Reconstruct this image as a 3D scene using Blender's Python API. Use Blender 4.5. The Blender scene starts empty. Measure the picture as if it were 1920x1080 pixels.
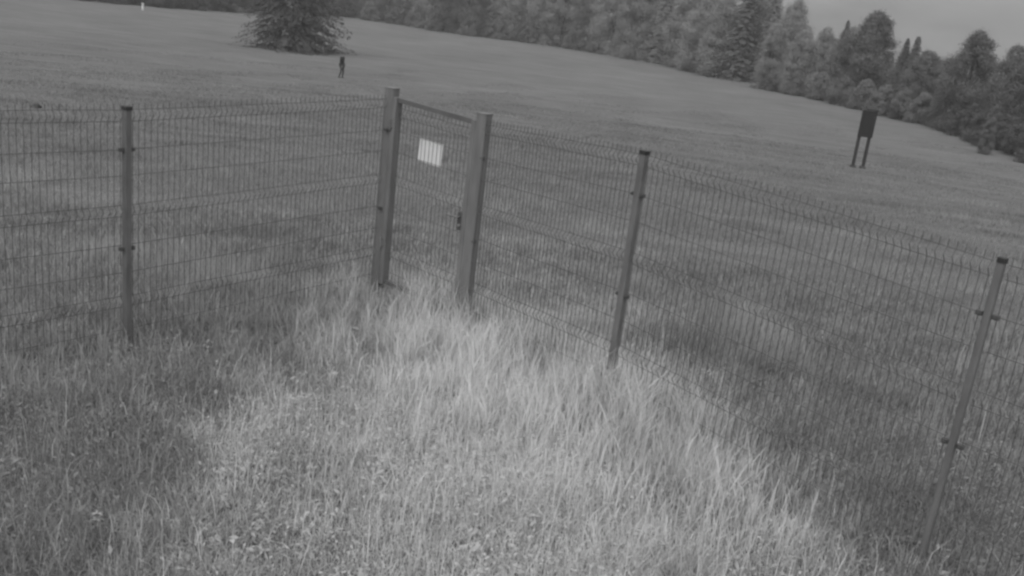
import bpy, bmesh, math, random
import numpy as np
from mathutils import Vector, Matrix

random.seed(7)
rng = np.random.default_rng(7)
scene = bpy.context.scene
col = scene.collection

# ------------------------------------------------------------------ camera
CAM_H, PITCH, ROLL = 2.865, math.radians(16.59), math.radians(6.85)
cd = bpy.data.cameras.new('camera')
cd.sensor_width = 36.0
cd.lens = 1779.2 / 1920 * 36.0
cd.clip_start, cd.clip_end = 0.05, 6000
cam = bpy.data.objects.new('camera', cd)
col.objects.link(cam)
_f = Vector((0, math.cos(PITCH), -math.sin(PITCH)))
_u0 = Vector((0, math.sin(PITCH), math.cos(PITCH)))
_r0 = Vector((1, 0, 0))
_r = _r0 * math.cos(ROLL) + _u0 * math.sin(ROLL)
_u = -_r0 * math.sin(ROLL) + _u0 * math.cos(ROLL)
cam.matrix_world = Matrix(((_r.x, _u.x, -_f.x, 0), (_r.y, _u.y, -_f.y, 0), (_r.z, _u.z, -_f.z, CAM_H), (0, 0, 0, 1)))
scene.camera = cam

# ------------------------------------------------------------------ sky, sun, exposure (dull overcast evening, monochrome sensor)
SUN_EL, SUN_AZ = math.radians(52), math.radians(205)      # azimuth from +Y, clockwise: behind the camera, a little to the left
world = bpy.data.worlds.new('World')
scene.world = world
world.use_nodes = True
nt = world.node_tree
nt.nodes.clear()
sky = nt.nodes.new('ShaderNodeTexSky')
sky.sky_type = 'NISHITA'
sky.sun_disc = False
sky.sun_elevation = SUN_EL
sky.sun_rotation = SUN_AZ
sky.air_density, sky.dust_density = 1.0, 4.0
bw = nt.nodes.new('ShaderNodeRGBToBW')                     # the camera has a grey-scale sensor
tc = nt.nodes.new('ShaderNodeTexCoord')
mp = nt.nodes.new('ShaderNodeMapping')
mp.inputs['Scale'].default_value = (1.0, 1.0, 4.0)
cn = nt.nodes.new('ShaderNodeTexNoise')
cn.inputs['Scale'].default_value = 8.0
cn.inputs['Detail'].default_value = 5
cr = nt.nodes.new('ShaderNodeMapRange')
cr.inputs['From Min'].default_value, cr.inputs['From Max'].default_value = 0.25, 0.75
cr.inputs['To Min'].default_value = 0.82
cr.inputs['To Max'].default_value = 1.18
flat = nt.nodes.new('ShaderNodeMix')                       # even cloud cover over the clear sky
flat.data_type = 'FLOAT'
flat.inputs[0].default_value = 0.8
sep = nt.nodes.new('ShaderNodeSeparateXYZ')                # CIE overcast sky: zenith three times as bright as the horizon
ov = nt.nodes.new('ShaderNodeMapRange')
ov.inputs['From Min'].default_value, ov.inputs['From Max'].default_value = 0.0, 1.0
ov.inputs['To Min'].default_value, ov.inputs['To Max'].default_value = 2.55, 7.6
mul = nt.nodes.new('ShaderNodeMath')
mul.operation = 'MULTIPLY'
bg = nt.nodes.new('ShaderNodeBackground')
bg.inputs['Strength'].default_value = 0.1
wo = nt.nodes.new('ShaderNodeOutputWorld')
L = nt.links.new
L(sky.outputs[0], bw.inputs[0])
L(bw.outputs[0], flat.inputs[2])
L(tc.outputs['Generated'], mp.inputs[0])
L(tc.outputs['Generated'], sep.inputs[0])
L(sep.outputs['Z'], ov.inputs[0])
L(ov.outputs[0], flat.inputs[3])
L(mp.outputs[0], cn.inputs['Vector'])
L(cn.outputs[0], cr.inputs[0])
L(flat.outputs[0], mul.inputs[0])
L(cr.outputs[0], mul.inputs[1])
L(mul.outputs[0], bg.inputs['Color'])
L(bg.outputs[0], wo.inputs['Surface'])

sd = bpy.data.lights.new('sun', 'SUN')
sd.energy = 1.3
sd.angle = math.radians(55)
sd.color = (1.0, 1.0, 1.0)
sun = bpy.data.objects.new('sun', sd)
col.objects.link(sun)
_sd = Vector((math.sin(SUN_AZ) * math.cos(SUN_EL), math.cos(SUN_AZ) * math.cos(SUN_EL), math.sin(SUN_EL)))
sun.rotation_euler = _sd.to_track_quat('Z', 'Y').to_euler()
sun.location = (0, -20, 40)

scene.view_settings.view_transform = 'Standard'
scene.view_settings.look = 'None'
scene.view_settings.exposure = 0.33
scene.view_settings.gamma = 1.0
scene.view_settings.use_curve_mapping = False
scene.cycles.filter_width = 2.6                            # soft surveillance lens
scene.cycles.max_bounces = 6
scene.cycles.diffuse_bounces = 3
scene.cycles.transmission_bounces = 3
scene.cycles.transparent_max_bounces = 4
scene.cycles.use_denoising = True

# ------------------------------------------------------------------ helpers
def tag(o, label=None, cat=None, group=None, kind=None):
    if label: o['label'] = label
    if cat: o['category'] = cat
    if group: o['group'] = group
    if kind: o['kind'] = kind
    return o

def empty(name, loc=(0, 0, 0), rz=0.0):
    o = bpy.data.objects.new(name, None)
    o.empty_display_size = 0.2
    o.location = loc
    o.rotation_euler = (0, 0, rz)
    col.objects.link(o)
    return o

def link_mesh(name, me, mat=None, parent=None):
    o = bpy.data.objects.new(name, me)
    col.objects.link(o)
    if mat is not None and not me.materials: me.materials.append(mat)
    if parent is not None: o.parent = parent
    return o

def np_mesh(name, verts, faces_per, loops, shade=None, smooth=False):
    """verts (n,3); faces_per: verts per face (int) ; loops flat index array; shade per-vertex float -> attribute 'shade'"""
    me = bpy.data.meshes.new(name)
    n = len(verts)
    nf = len(loops) // faces_per
    me.vertices.add(n)
    me.vertices.foreach_set('co', np.asarray(verts, np.float32).ravel())
    me.loops.add(len(loops))
    me.loops.foreach_set('vertex_index', np.asarray(loops, np.int32))
    me.polygons.add(nf)
    me.polygons.foreach_set('loop_start', np.arange(0, len(loops), faces_per, dtype=np.int32))
    me.polygons.foreach_set('loop_total', np.full(nf, faces_per, np.int32))
    if smooth: me.polygons.foreach_set('use_smooth', np.ones(nf, bool))
    if shade is not None:
        a = me.attributes.new('shade', 'FLOAT', 'POINT')
        a.data.foreach_set('value', np.asarray(shade, np.float32))
    me.update(calc_edges=True)
    return me

class MB:
    """collects boxes and tubes, links them as one mesh object"""
    def __init__(s): s.v, s.f = [], []
    def box(s, c, size, ax=((1, 0, 0), (0, 1, 0), (0, 0, 1)), bev=0.0):
        c = Vector(c); X, Y, Z = [Vector(a) for a in ax]
        b = len(s.v)
        hx, hy, hz = size[0] / 2, size[1] / 2, size[2] / 2
        if bev <= 0:
            for dz in (-hz, hz):
                for dx, dy in ((-hx, -hy), (hx, -hy), (hx, hy), (-hx, hy)):
                    s.v.append(c + X * dx + Y * dy + Z * dz)
            s.f += [(b, b + 3, b + 2, b + 1), (b + 4, b + 5, b + 6, b + 7)]
            for i in range(4):
                j = (i + 1) % 4
                s.f.append((b + i, b + j, b + j + 4, b + i + 4))
        else:
            e = bev
            ring = [(-hx + e, -hy), (hx - e, -hy), (hx, -hy + e), (hx, hy - e), (hx - e, hy), (-hx + e, hy), (-hx, hy - e), (-hx, -hy + e)]
            for z in (-hz, hz):
                for dx, dy in ring: s.v.append(c + X * dx + Y * dy + Z * z)
            s.f += [tuple(b + i for i in range(7, -1, -1)), tuple(b + 8 + i for i in range(8))]
            for i in range(8):
                j = (i + 1) % 8
                s.f.append((b + i, b + j, b + j + 8, b + i + 8))
        return s
    def tube(s, pts, radii, n=6, cap=True):
        pts = [Vector(p) for p in pts]
        if not hasattr(radii, '__len__'): radii = [radii] * len(pts)
        b0 = len(s.v)
        prev = None
        for i, p in enumerate(pts):
            d = (pts[min(i + 1, len(pts) - 1)] - pts[max(i - 1, 0)])
            d = d.normalized() if d.length > 1e-9 else Vector((0, 0, 1))
            ref = Vector((1, 0, 0)) if abs(d.x) < 0.9 else Vector((0, 1, 0))
            if prev is not None: ref = prev
            a = (ref - d * ref.dot(d)).normalized()
            prev = a
            bb = d.cross(a)
            for k in range(n):
                t = 2 * math.pi * k / n
                s.v.append(p + (a * math.cos(t) + bb * math.sin(t)) * radii[i])
        for i in range(len(pts) - 1):
            for k in range(n):
                k2 = (k + 1) % n
                s.f.append((b0 + i * n + k, b0 + i * n + k2, b0 + (i + 1) * n + k2, b0 + (i + 1) * n + k))
        if cap:
            s.f.append(tuple(b0 + k for k in range(n - 1, -1, -1)))
            e = b0 + (len(pts) - 1) * n
            s.f.append(tuple(e + k for k in range(n)))
        return s
    def mesh(s, name, smooth=False):
        me = bpy.data.meshes.new(name)
        me.from_pydata([tuple(v) for v in s.v], [], s.f)
        if smooth:
            for p in me.polygons: p.use_smooth = True
        me.update()
        return me
    def build(s, name, mat, parent=None, smooth=False):
        return link_mesh(name, s.mesh(name, smooth), mat, parent)

# ------------------------------------------------------------------ materials (grey-scale: the photograph is a monochrome one)
def grey(v): return (v, v, v, 1.0)

def base_mat(name):
    m = bpy.data.materials.new(name)
    m.use_nodes = True
    t = m.node_tree
    t.nodes.clear()
    out = t.nodes.new('ShaderNodeOutputMaterial')
    return m, t, out

def noisy_mat(name, lo, hi, scale=8.0, rough=0.7, bump=0.0, metallic=0.0, spec=0.3, detail=4, stretch=(1, 1, 1)):
    m, t, out = base_mat(name)
    p = t.nodes.new('ShaderNodeBsdfPrincipled')
    p.inputs['Roughness'].default_value = rough
    p.inputs['Metallic'].default_value = metallic
    p.inputs['Specular IOR Level'].default_value = spec
    c = t.nodes.new('ShaderNodeTexCoord')
    mpn = t.nodes.new('ShaderNodeMapping')
    mpn.inputs['Scale'].default_value = stretch
    n = t.nodes.new('ShaderNodeTexNoise')
    n.inputs['Scale'].default_value = scale
    n.inputs['Detail'].default_value = detail
    r = t.nodes.new('ShaderNodeValToRGB')
    r.color_ramp.elements[0].position, r.color_ramp.elements[1].position = 0.3, 0.7
    r.color_ramp.elements[0].color, r.color_ramp.elements[1].color = grey(lo), grey(hi)
    k = t.links.new
    k(c.outputs['Object'], mpn.inputs[0])
    k(mpn.outputs[0], n.inputs['Vector'])
    k(n.outputs[0], r.inputs[0])
    k(r.outputs[0], p.inputs['Base Color'])
    if bump:
        b = t.nodes.new('ShaderNodeBump')
        b.inputs['Strength'].default_value = bump
        b.inputs['Distance'].default_value = 0.01
        k(n.outputs[0], b.inputs['Height'])
        k(b.outputs[0], p.inputs['Normal'])
    k(p.outputs[0], out.inputs['Surface'])
    return m

def leaf_mat(name, gain=1.0, transl=0.4):
    """diffuse + translucent, colour from the per-leaf attribute 'shade' (its own reflectance)"""
    m, t, out = base_mat(name)
    k = t.links.new
    a = t.nodes.new('ShaderNodeAttribute')
    a.attribute_name = 'shade'
    g = t.nodes.new('ShaderNodeMath')
    g.operation = 'MULTIPLY'
    g.inputs[1].default_value = gain
    k(a.outputs['Fac'], g.inputs[0])
    d = t.nodes.new('ShaderNodeBsdfDiffuse')
    tr = t.nodes.new('ShaderNodeBsdfTranslucent')
    mx = t.nodes.new('ShaderNodeMixShader')
    mx.inputs[0].default_value = transl
    k(g.outputs[0], d.inputs['Color'])
    k(g.outputs[0], tr.inputs['Color'])
    k(d.outputs[0], mx.inputs[1])
    k(tr.outputs[0], mx.inputs[2])
    k(mx.outputs[0], out.inputs['Surface'])
    return m

M = {}
M['grass'] = leaf_mat('grass_blades', 1.0, 0.45)
M['field_grass'] = leaf_mat('field_grass_blades', 1.0, 0.45)
M['leaf'] = leaf_mat('tree_leaves', 1.0, 0.4)
M['needle'] = leaf_mat('conifer_needles', 1.0, 0.25)
M['weed'] = leaf_mat('weed_leaves', 1.0, 0.4)
M['bark'] = noisy_mat('bark', 0.05, 0.12, 6, 0.9, 0.4, stretch=(1, 1, .3))
M['birch'] = noisy_mat('birch_bark', 0.2, 0.45, 5, 0.8, 0.2)
M['post'] = noisy_mat('painted_post_steel', 0.115, 0.175, 7, 0.55, 0.05, spec=0.35, stretch=(3, 3, .6))
M['gatepost'] = noisy_mat('painted_gate_steel', 0.14, 0.205, 6, 0.5, 0.05, spec=0.35, stretch=(3, 3, .5))
M['rail'] = noisy_mat('painted_rail_steel', 0.10, 0.13, 5, 0.55, 0.05)
M['cap'] = noisy_mat('plastic_cap', 0.03, 0.05, 9, 0.6)
M['wire'] = noisy_mat('coated_wire', 0.085, 0.12, 12, 0.5, spec=0.35)
M['clip'] = noisy_mat('clip_steel', 0.07, 0.10, 20, 0.5)
M['zinc'] = noisy_mat('bright_steel', 0.34, 0.46, 30, 0.35, metallic=0.6, spec=0.5)
M['sign'] = noisy_mat('white_sign_plate', 0.68, 0.82, 3, 0.5, spec=0.3)
M['board'] = noisy_mat('dark_board_wood', 0.022, 0.04, 7, 0.8, 0.2, stretch=(1, 1, 6))
M['boardpost'] = noisy_mat('dark_post_wood', 0.035, 0.06, 7, 0.85, 0.3, stretch=(4, 4, .5))
M['jacket'] = noisy_mat('dark_jacket', 0.02, 0.035, 14, 0.9, 0.2)
M['trousers'] = noisy_mat('trousers', 0.05, 0.08, 14, 0.9, 0.2)
M['skin'] = noisy_mat('skin', 0.20, 0.26, 20, 0.6)
M['hair'] = noisy_mat('hair', 0.02, 0.03, 40, 0.8)
M['shoe'] = noisy_mat('shoe', 0.03, 0.05, 20, 0.7)
M['stone'] = noisy_mat('stone', 0.06, 0.12, 5, 0.9, 0.5)
M['pale'] = noisy_mat('pale_paint', 0.6, 0.75, 8, 0.6)

# ------------------------------------------------------------------ terrain: the compound stands on a low rise, the field falls away to the wood
TD = np.array([0, 5, 9, 20, 37, 65, 85, 120, 5000.])
TZ = np.array([0, 0, -.12, -.75, -1.9, -3.6, -3.9, -3.95, -3.95])
def _smooth_profile():
    d = np.concatenate([np.arange(0, 160, .25), [200, 1000, 5000]])
    z = np.interp(d, TD, TZ)
    k = np.ones(17) / 17
    zz = z.copy()
    zz[8:640 - 8] = np.convolve(z[:640], k, 'same')[8:640 - 8]
    return d, zz
_PD, _PZ = _smooth_profile()
_wv = [(rng.uniform(.25, 1.1), rng.uniform(0, 6.28), rng.uniform(0, 6.28)) for _ in range(7)]
def tz(x, y):
    x = np.asarray(x, float); y = np.asarray(y, float)
    d = np.hypot(x, y)
    z = np.interp(d, _PD, _PZ)
    w = 0
    for k, a, p in _wv:
        w = w + np.sin((x * math.cos(a) + y * math.sin(a)) * k + p) / (1 + k * 2)
    amp = np.interp(d, [0, 8, 20, 60, 200], [.006, .008, .03, .05, .03])
    return z + w * amp

def vnoise(x, y, scale, seed):
    """smooth value noise 0..1"""
    r = np.random.default_rng(seed)
    tab = r.random((64, 64))
    u = np.asarray(x) / scale + 31.7 + seed; v = np.asarray(y) / scale + 17.3
    i, j = np.floor(u).astype(int), np.floor(v).astype(int)
    fu, fv = u - i, v - j
    fu = fu * fu * (3 - 2 * fu); fv = fv * fv * (3 - 2 * fv)
    g = lambda a, b: tab[a % 64, b % 64]
    return (g(i, j) * (1 - fu) + g(i + 1, j) * fu) * (1 - fv) + (g(i, j + 1) * (1 - fu) + g(i + 1, j + 1) * fu) * fv

def make_ground():
    rad = np.concatenate([np.arange(0, 14, .35), np.arange(14, 60, 1.0), np.arange(60, 240, 5), [300, 420, 650, 1000, 1600, 2600, 4000]])
    na = 160
    ang = np.linspace(0, 2 * math.pi, na, endpoint=False)
    rr, aa = np.meshgrid(rad[1:], ang, indexing='ij')
    x, y = (rr * np.sin(aa)).ravel(), (rr * np.cos(aa)).ravel()
    v = np.concatenate([[[0, 0, float(tz(0, 0))]], np.stack([x, y, tz(x, y)], -1)])
    faces = []
    for k in range(na): faces.append((0, 1 + (k + 1) % na, 1 + k))
    for i in range(len(rad) - 2):
        o0, o1 = 1 + i * na, 1 + (i + 1) * na
        for k in range(na):
            k2 = (k + 1) % na
            faces.append((o0 + k, o0 + k2, o1 + k2, o1 + k))
    me = bpy.data.meshes.new('ground')
    me.from_pydata(v.tolist(), [], faces)
    for p in me.polygons: p.use_smooth = True
    me.update()
    m, t, out = base_mat('meadow_ground')
    k = t.links.new
    c = t.nodes.new('ShaderNodeTexCoord')
    def noise(scale, detail, stretch=(1, 1, 1), rot=0.0):
        mpn = t.nodes.new('ShaderNodeMapping')
        mpn.inputs['Scale'].default_value = stretch
        mpn.inputs['Rotation'].default_value = (0, 0, rot)
        n = t.nodes.new('ShaderNodeTexNoise')
        n.inputs['Scale'].default_value = scale
        n.inputs['Detail'].default_value = detail
        n.inputs['Roughness'].default_value = 0.65
        k(c.outputs['Object'], mpn.inputs[0]); k(mpn.outputs[0], n.inputs['Vector'])
        return n.outputs[0]
    n1 = noise(0.09, 4)
    n2 = noise(0.55, 6, (.35, 1.6, 1), .12)
    n3 = noise(7.0, 6)
    def mr(sock, a, b, lo=.25, hi=.75):
        q = t.nodes.new('ShaderNodeMapRange')
        q.inputs['From Min'].default_value, q.inputs['From Max'].default_value = lo, hi
        q.inputs['To Min'].default_value, q.inputs['To Max'].default_value = a, b
        k(sock, q.inputs[0]); return q.outputs[0]
    def mu(a, b):
        q = t.nodes.new('ShaderNodeMath'); q.operation = 'MULTIPLY'
        k(a, q.inputs[0]); k(b, q.inputs[1]); return q.outputs[0]
    v1 = mu(mu(mr(n1, .155, .205), mr(n2, .74, 1.22)), mr(n3, .82, 1.16))
    p = t.nodes.new('ShaderNodeBsdfDiffuse')
    k(v1, p.inputs['Color'])
    b = t.nodes.new('ShaderNodeBump')
    b.inputs['Strength'].default_value = 0.6
    b.inputs['Distance'].default_value = 0.12
    k(n3, b.inputs['Height']); k(b.outputs[0], p.inputs['Normal'])
    k(p.outputs[0], out.inputs['Surface'])
    o = link_mesh('ground', me, m)
    tag(o, 'rough grass field falling away from the fence to the wood', kind='structure')
make_ground()

def ribbon(name, pts, width, mat, lift, label):
    P = [Vector((x, y, 0)) for x, y in pts]
    dense = []
    for i in range(len(P) - 1):
        n = max(2, int((P[i + 1] - P[i]).length / .8))
        for k in range(n): dense.append(P[i].lerp(P[i + 1], k / n))
    dense.append(P[-1])
    for _ in range(6):
        dense = [dense[0]] + [(dense[i - 1] + dense[i] * 2 + dense[i + 1]) / 4 for i in range(1, len(dense) - 1)] + [dense[-1]]
    v, f = [], []
    for i, p in enumerate(dense):
        d = (dense[min(i + 1, len(dense) - 1)] - dense[max(i - 1, 0)]).normalized()
        n = Vector((-d.y, d.x, 0))
        w = width * (.8 + .4 * random.random())
        for s in (-1, -.33, .33, 1):
            q = p + n * s * w / 2
            v.append((q.x, q.y, float(tz(q.x, q.y)) + lift))
    for i in range(len(dense) - 1):
        for s in range(3):
            a = i * 4 + s
            f.append((a, a + 1, a + 5, a + 4))
    me = bpy.data.meshes.new(name)
    me.from_pydata(v, [], f); me.update()
    return tag(link_mesh(name, me, mat), label, kind='structure')
M['track'] = noisy_mat('trodden_grass', 0.13, 0.17, 3, 0.95, 0.5)
ribbon('footpath', [(4, 45), (9.5, 47), (11.4, 46.8), (16.5, 51.0), (20.7, 53.5), (26.6, 57.5), (34, 60)], .5, M['track'], .012, 'darker trodden footpath crossing the field behind the information board')

# ------------------------------------------------------------------ grass
FENCE = [(-4.95, 4.49), (-2.988, 7.006), (-1.331, 9.131), (-.448, 8.502), (.83, 6.841), (2.571, 4.964), (4.4, 3.0)]
def fence_dist(x, y):
    best = np.full(np.shape(x), 1e9); side = np.zeros(np.shape(x))
    for (ax, ay), (bx, by) in zip(FENCE[:-1], FENCE[1:]):
        dx, dy = bx - ax, by - ay
        t = np.clip(((x - ax) * dx + (y - ay) * dy) / (dx * dx + dy * dy), 0, 1)
        px, py = x - ax - t * dx, y - ay - t * dy
        d = np.hypot(px, py)
        s = np.sign(dx * py - dy * px)                      # >0: outside, away from the camera
        side = np.where(d < best, s, side); best = np.minimum(best, d)
    return best, side

def in_view(x, y, margin=1.12):
    P = np.stack([x, y, tz(x, y)], -1) - np.array([0, 0, CAM_H])
    zc = P @ np.array(_f); u = P @ np.array(_r) / zc; w = P @ np.array(_u) / zc
    return (zc > 0) & (np.abs(u) < .5397 * margin + .03) & (w > -.3035 * margin - .09)

def blades(x, y, h, w, shade, lean=.25, seg=2, seed=1, curl=.35):
    """tapered bent blades; returns verts, loops(tri), shade"""
    r = np.random.default_rng(seed)
    n = len(x)
    a = r.uniform(0, 2 * math.pi, n)
    la = r.uniform(0, 2 * math.pi, n)
    l1 = np.abs(r.normal(0, lean, n)); l2 = l1 + np.abs(r.normal(0, curl, n))
    z0 = tz(x, y) - .01
    wx, wy = np.cos(a) * w / 2, np.sin(a) * w / 2
    dx, dy = np.cos(la), np.sin(la)
    if seg == 1:
        V = np.empty((n, 3, 3))
        V[:, 0] = np.stack([x - wx, y - wy, z0], -1); V[:, 1] = np.stack([x + wx, y + wy, z0], -1)
        V[:, 2] = np.stack([x + dx * h * np.sin(l1), y + dy * h * np.sin(l1), z0 + h * np.cos(l1)], -1)
        T = np.arange(n * 3)
        S = np.repeat(shade, 3)
        return V.reshape(-1, 3), T, S
    hm = h * .55
    mx, my, mz = x + dx * hm * np.sin(l1), y + dy * hm * np.sin(l1), z0 + hm * np.cos(l1)
    tx, ty, tzz = mx + dx * (h - hm) * np.sin(l2), my + dy * (h - hm) * np.sin(l2), mz + (h - hm) * np.cos(l2)
    V = np.empty((n, 5, 3))
    V[:, 0] = np.stack([x - wx, y - wy, z0], -1); V[:, 1] = np.stack([x + wx, y + wy, z0], -1)
    V[:, 2] = np.stack([mx - wx * .8, my - wy * .8, mz], -1); V[:, 3] = np.stack([mx + wx * .8, my + wy * .8, mz], -1)
    V[:, 4] = np.stack([tx, ty, tzz], -1)
    i = (np.arange(n) * 5)[:, None]
    T = np.concatenate([i + 0, i + 1, i + 3, i + 0, i + 3, i + 2, i + 2, i + 3, i + 4], 1).ravel()
    return V.reshape(-1, 3), T, np.repeat(shade, 5)

def scatter(n, y0, y1, seed, power=1.0):
    r = np.random.default_rng(seed)
    d = (y0 ** power + (y1 ** power - y0 ** power) * r.random(n)) ** (1 / power)
    a = r.uniform(-.60, .60, n)
    x, y = d * np.sin(a), d * np.cos(a)
    k = in_view(x, y)
    return x[k], y[k]

def painted_hotspot(x, y):
    """lens glow in the middle and dimmer sides, painted into the grass tone"""
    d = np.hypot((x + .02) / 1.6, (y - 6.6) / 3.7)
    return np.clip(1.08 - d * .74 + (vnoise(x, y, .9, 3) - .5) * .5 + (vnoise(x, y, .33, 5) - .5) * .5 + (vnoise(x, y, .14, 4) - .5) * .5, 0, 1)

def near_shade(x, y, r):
    pp = painted_hotspot(x, y)
    base = .40 + .37 * pp - .06 * np.clip((x - 1.0) / 1.5, 0, 1) - .04 * np.clip((-x - 1.0) / 1.2, 0, 1)  # bright centre and dimming to either side painted into the blade colour
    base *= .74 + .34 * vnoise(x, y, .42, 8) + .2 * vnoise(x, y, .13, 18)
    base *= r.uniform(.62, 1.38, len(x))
    dry = r.random(len(x)) < (.06 + .12 * pp)  # random dry blades, more of them where the glow is painted
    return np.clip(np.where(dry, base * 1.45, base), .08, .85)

# short sward, all of the near ground
x, y = scatter(330000, 3.3, 13.5, 11, 1.35)
fd, side = fence_dist(x, y)
r = np.random.default_rng(21)
hh = (.05 + .10 * vnoise(x, y, .45, 5)) * r.uniform(.5, 1.6, len(x))
hh *= np.where(side > 0, 1.1, 1.0)
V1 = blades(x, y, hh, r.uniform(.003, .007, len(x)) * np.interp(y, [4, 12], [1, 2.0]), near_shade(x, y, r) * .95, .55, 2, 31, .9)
# tall stand along the fence
x, y = scatter(230000, 4.6, 11.5, 12, 1.5)
fd, side = fence_dist(x, y)
r = np.random.default_rng(22)
tall = np.clip(1.15 - fd / np.where(side > 0, .75, 1.75), 0, 1) * (.35 + .95 * vnoise(x, y, .45, 9))
tall *= np.clip((y - 4.4) / 1.6, .12, 1) * (.35 + .65 * np.clip(painted_hotspot(x, y) * 1.6, 0, 1))
tall *= np.where(vnoise(x, y, .22, 28) > .42, 1, .45)
k = r.random(len(x)) < tall
x, y, tall = x[k], y[k], tall[k]; r = np.random.default_rng(23)
hh = (.12 + .30 * tall) * r.uniform(.45, 1.5, len(x))
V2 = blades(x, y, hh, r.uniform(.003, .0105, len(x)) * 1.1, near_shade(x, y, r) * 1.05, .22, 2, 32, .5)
def merge(*parts):
    vs, ts, ss, o = [], [], [], 0
    for v, t, s in parts:
        vs.append(v); ts.append(t + o); ss.append(s); o += len(v)
    return np.concatenate(vs), np.concatenate(ts), np.concatenate(ss)
# matted dead stems lying in the sward, and thin flowering stalks
x, y = scatter(42000, 3.4, 10.5, 51, 1.3)
r = np.random.default_rng(52)
k = r.random(len(x)) < np.clip(vnoise(x, y, .35, 53) * 1.6 - .35, 0, 1)
x, y = x[k], y[k]; r = np.random.default_rng(54)
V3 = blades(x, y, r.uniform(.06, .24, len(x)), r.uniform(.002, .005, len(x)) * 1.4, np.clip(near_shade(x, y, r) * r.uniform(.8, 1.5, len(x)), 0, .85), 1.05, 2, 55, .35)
V3[0][:, 2] += .02
x, y = scatter(5200, 4.0, 10.5, 56, 1.4)
r = np.random.default_rng(57)
k = r.random(len(x)) < .25 + .75 * painted_hotspot(x, y)
x, y = x[k], y[k]; r = np.random.default_rng(58)
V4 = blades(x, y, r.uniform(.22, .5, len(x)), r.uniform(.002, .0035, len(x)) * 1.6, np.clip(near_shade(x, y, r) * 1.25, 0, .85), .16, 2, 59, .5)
v, t, s = merge(V1, V2, V3, V4)
go = link_mesh('meadow_grass', np_mesh('meadow_grass', v, 3, t, s), M['grass'])
tag(go, 'pale uncut grass standing along the fence and gate in the foreground', 'grass', kind='stuff')

# rougher field grass outside the fence, thinning out with distance
x, y = scatter(360000, 8.5, 88, 13, .75)
fd, side = fence_dist(x, y)
r = np.random.default_rng(24)
tus = vnoise(x, y, 1.1, 14) * vnoise(x, y, .45, 15)
k = (side > 0) | (y > 9.3)
x, y, tus = x[k], y[k], tus[k]; r = np.random.default_rng(25)
dd = np.hypot(x, y)
hh = (.10 + .32 * np.clip(tus * 1.9 - .35, 0, 1)) * r.uniform(.6, 1.3, len(x)) * np.interp(dd, [9, 16, 30, 60, 88], [.85, .62, .5, .3, .1])
ww = np.interp(dd, [8, 20, 75], [.010, .022, .055]) * r.uniform(.7, 1.3, len(x))
sh = (np.interp(dd, [8, 14, 30, 60], [.29, .25, .19, .16]) + .09 * vnoise(x, y, 2.3, 16) + .07 * vnoise(x * .5, y * 1.8, 1.4, 19) + .10 * np.clip(tus * 2 - .5, 0, 1)) * r.uniform(.78, 1.22, len(x))  # nearest blades toned brighter, painting in the flare veil by the fence
# a bank of dark weeds just outside the right-hand panels
dk = np.clip((1.25 - np.hypot((x - 1.75) / 1.0, (y - 8.1) / 1.1)) * 1.6 * np.clip(vnoise(x, y, .32, 61) * 2.2 - .55, 0, 1), 0, 1)
sh *= 1 - .42 * dk
hh *= 1 + 1.5 * dk
# lanes of ranker, darker growth running across the slope, and hollows
lane = vnoise(x * .16 + y * .03, y, .8, 62) * .65 + vnoise(x * .5, y, .5, 63) * .35
sh *= np.interp(lane, [.2, .42, .6, .85], [.76, .94, 1.03, 1.12])
v, t, s = blades(x, y, hh, ww, np.clip(sh, .05, .6), .45, 1, 33)
go = link_mesh('field_grass', np_mesh('field_grass', v, 3, t, s), M['field_grass'])
tag(go, 'tufted rough grass of the field beyond the fence', 'grass', kind='stuff')

# clover and small herbs between the blades in the foreground
def leaf_cards(P, N, L, W, shade, seed=1):
    """rhombic leaves: centre P, normal N, length L, width W"""
    r = np.random.default_rng(seed)
    n = len(P)
    N = N / np.linalg.norm(N, axis=1, keepdims=True)
    q = r.normal(size=(n, 3))
    A = np.cross(N, q); A /= np.linalg.norm(A, axis=1, keepdims=True)
    B = np.cross(N, A)
    V = np.empty((n, 4, 3))
    V[:, 0] = P - A * (L / 2)[:, None]
    V[:, 1] = P + B * (W / 2)[:, None] + A * (L * .08)[:, None]
    V[:, 2] = P + A * (L / 2)[:, None] - N * (L * .12)[:, None]
    V[:, 3] = P - B * (W / 2)[:, None] + A * (L * .08)[:, None]
    T = np.arange(n * 4)
    return V.reshape(-1, 3), T, np.repeat(shade, 4)
x, y = scatter(95000, 3.4, 8.5, 41, 1.0)
r = np.random.default_rng(42)
den = np.clip(vnoise(x, y, .5, 43) * 1.5 - .25, 0, 1) * np.clip((7.6 - y) / 2.2, 0, 1)
k = r.random(len(x)) < den
x, y = x[k], y[k]; n = len(x); r = np.random.default_rng(44)
zz = tz(x, y) + r.uniform(.02, .13, n)
N = np.stack([r.normal(0, 1.1, n), r.normal(0, 1.1, n), np.ones(n)], -1)
Lf = r.uniform(.010, .03, n) * np.where(r.random(n) < .05, 1.7, 1)
v, t, s = leaf_cards(np.stack([x, y, zz], -1), N, Lf, Lf * r.uniform(.28, .6, n), near_shade(x, y, r) * .8, 45)
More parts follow.
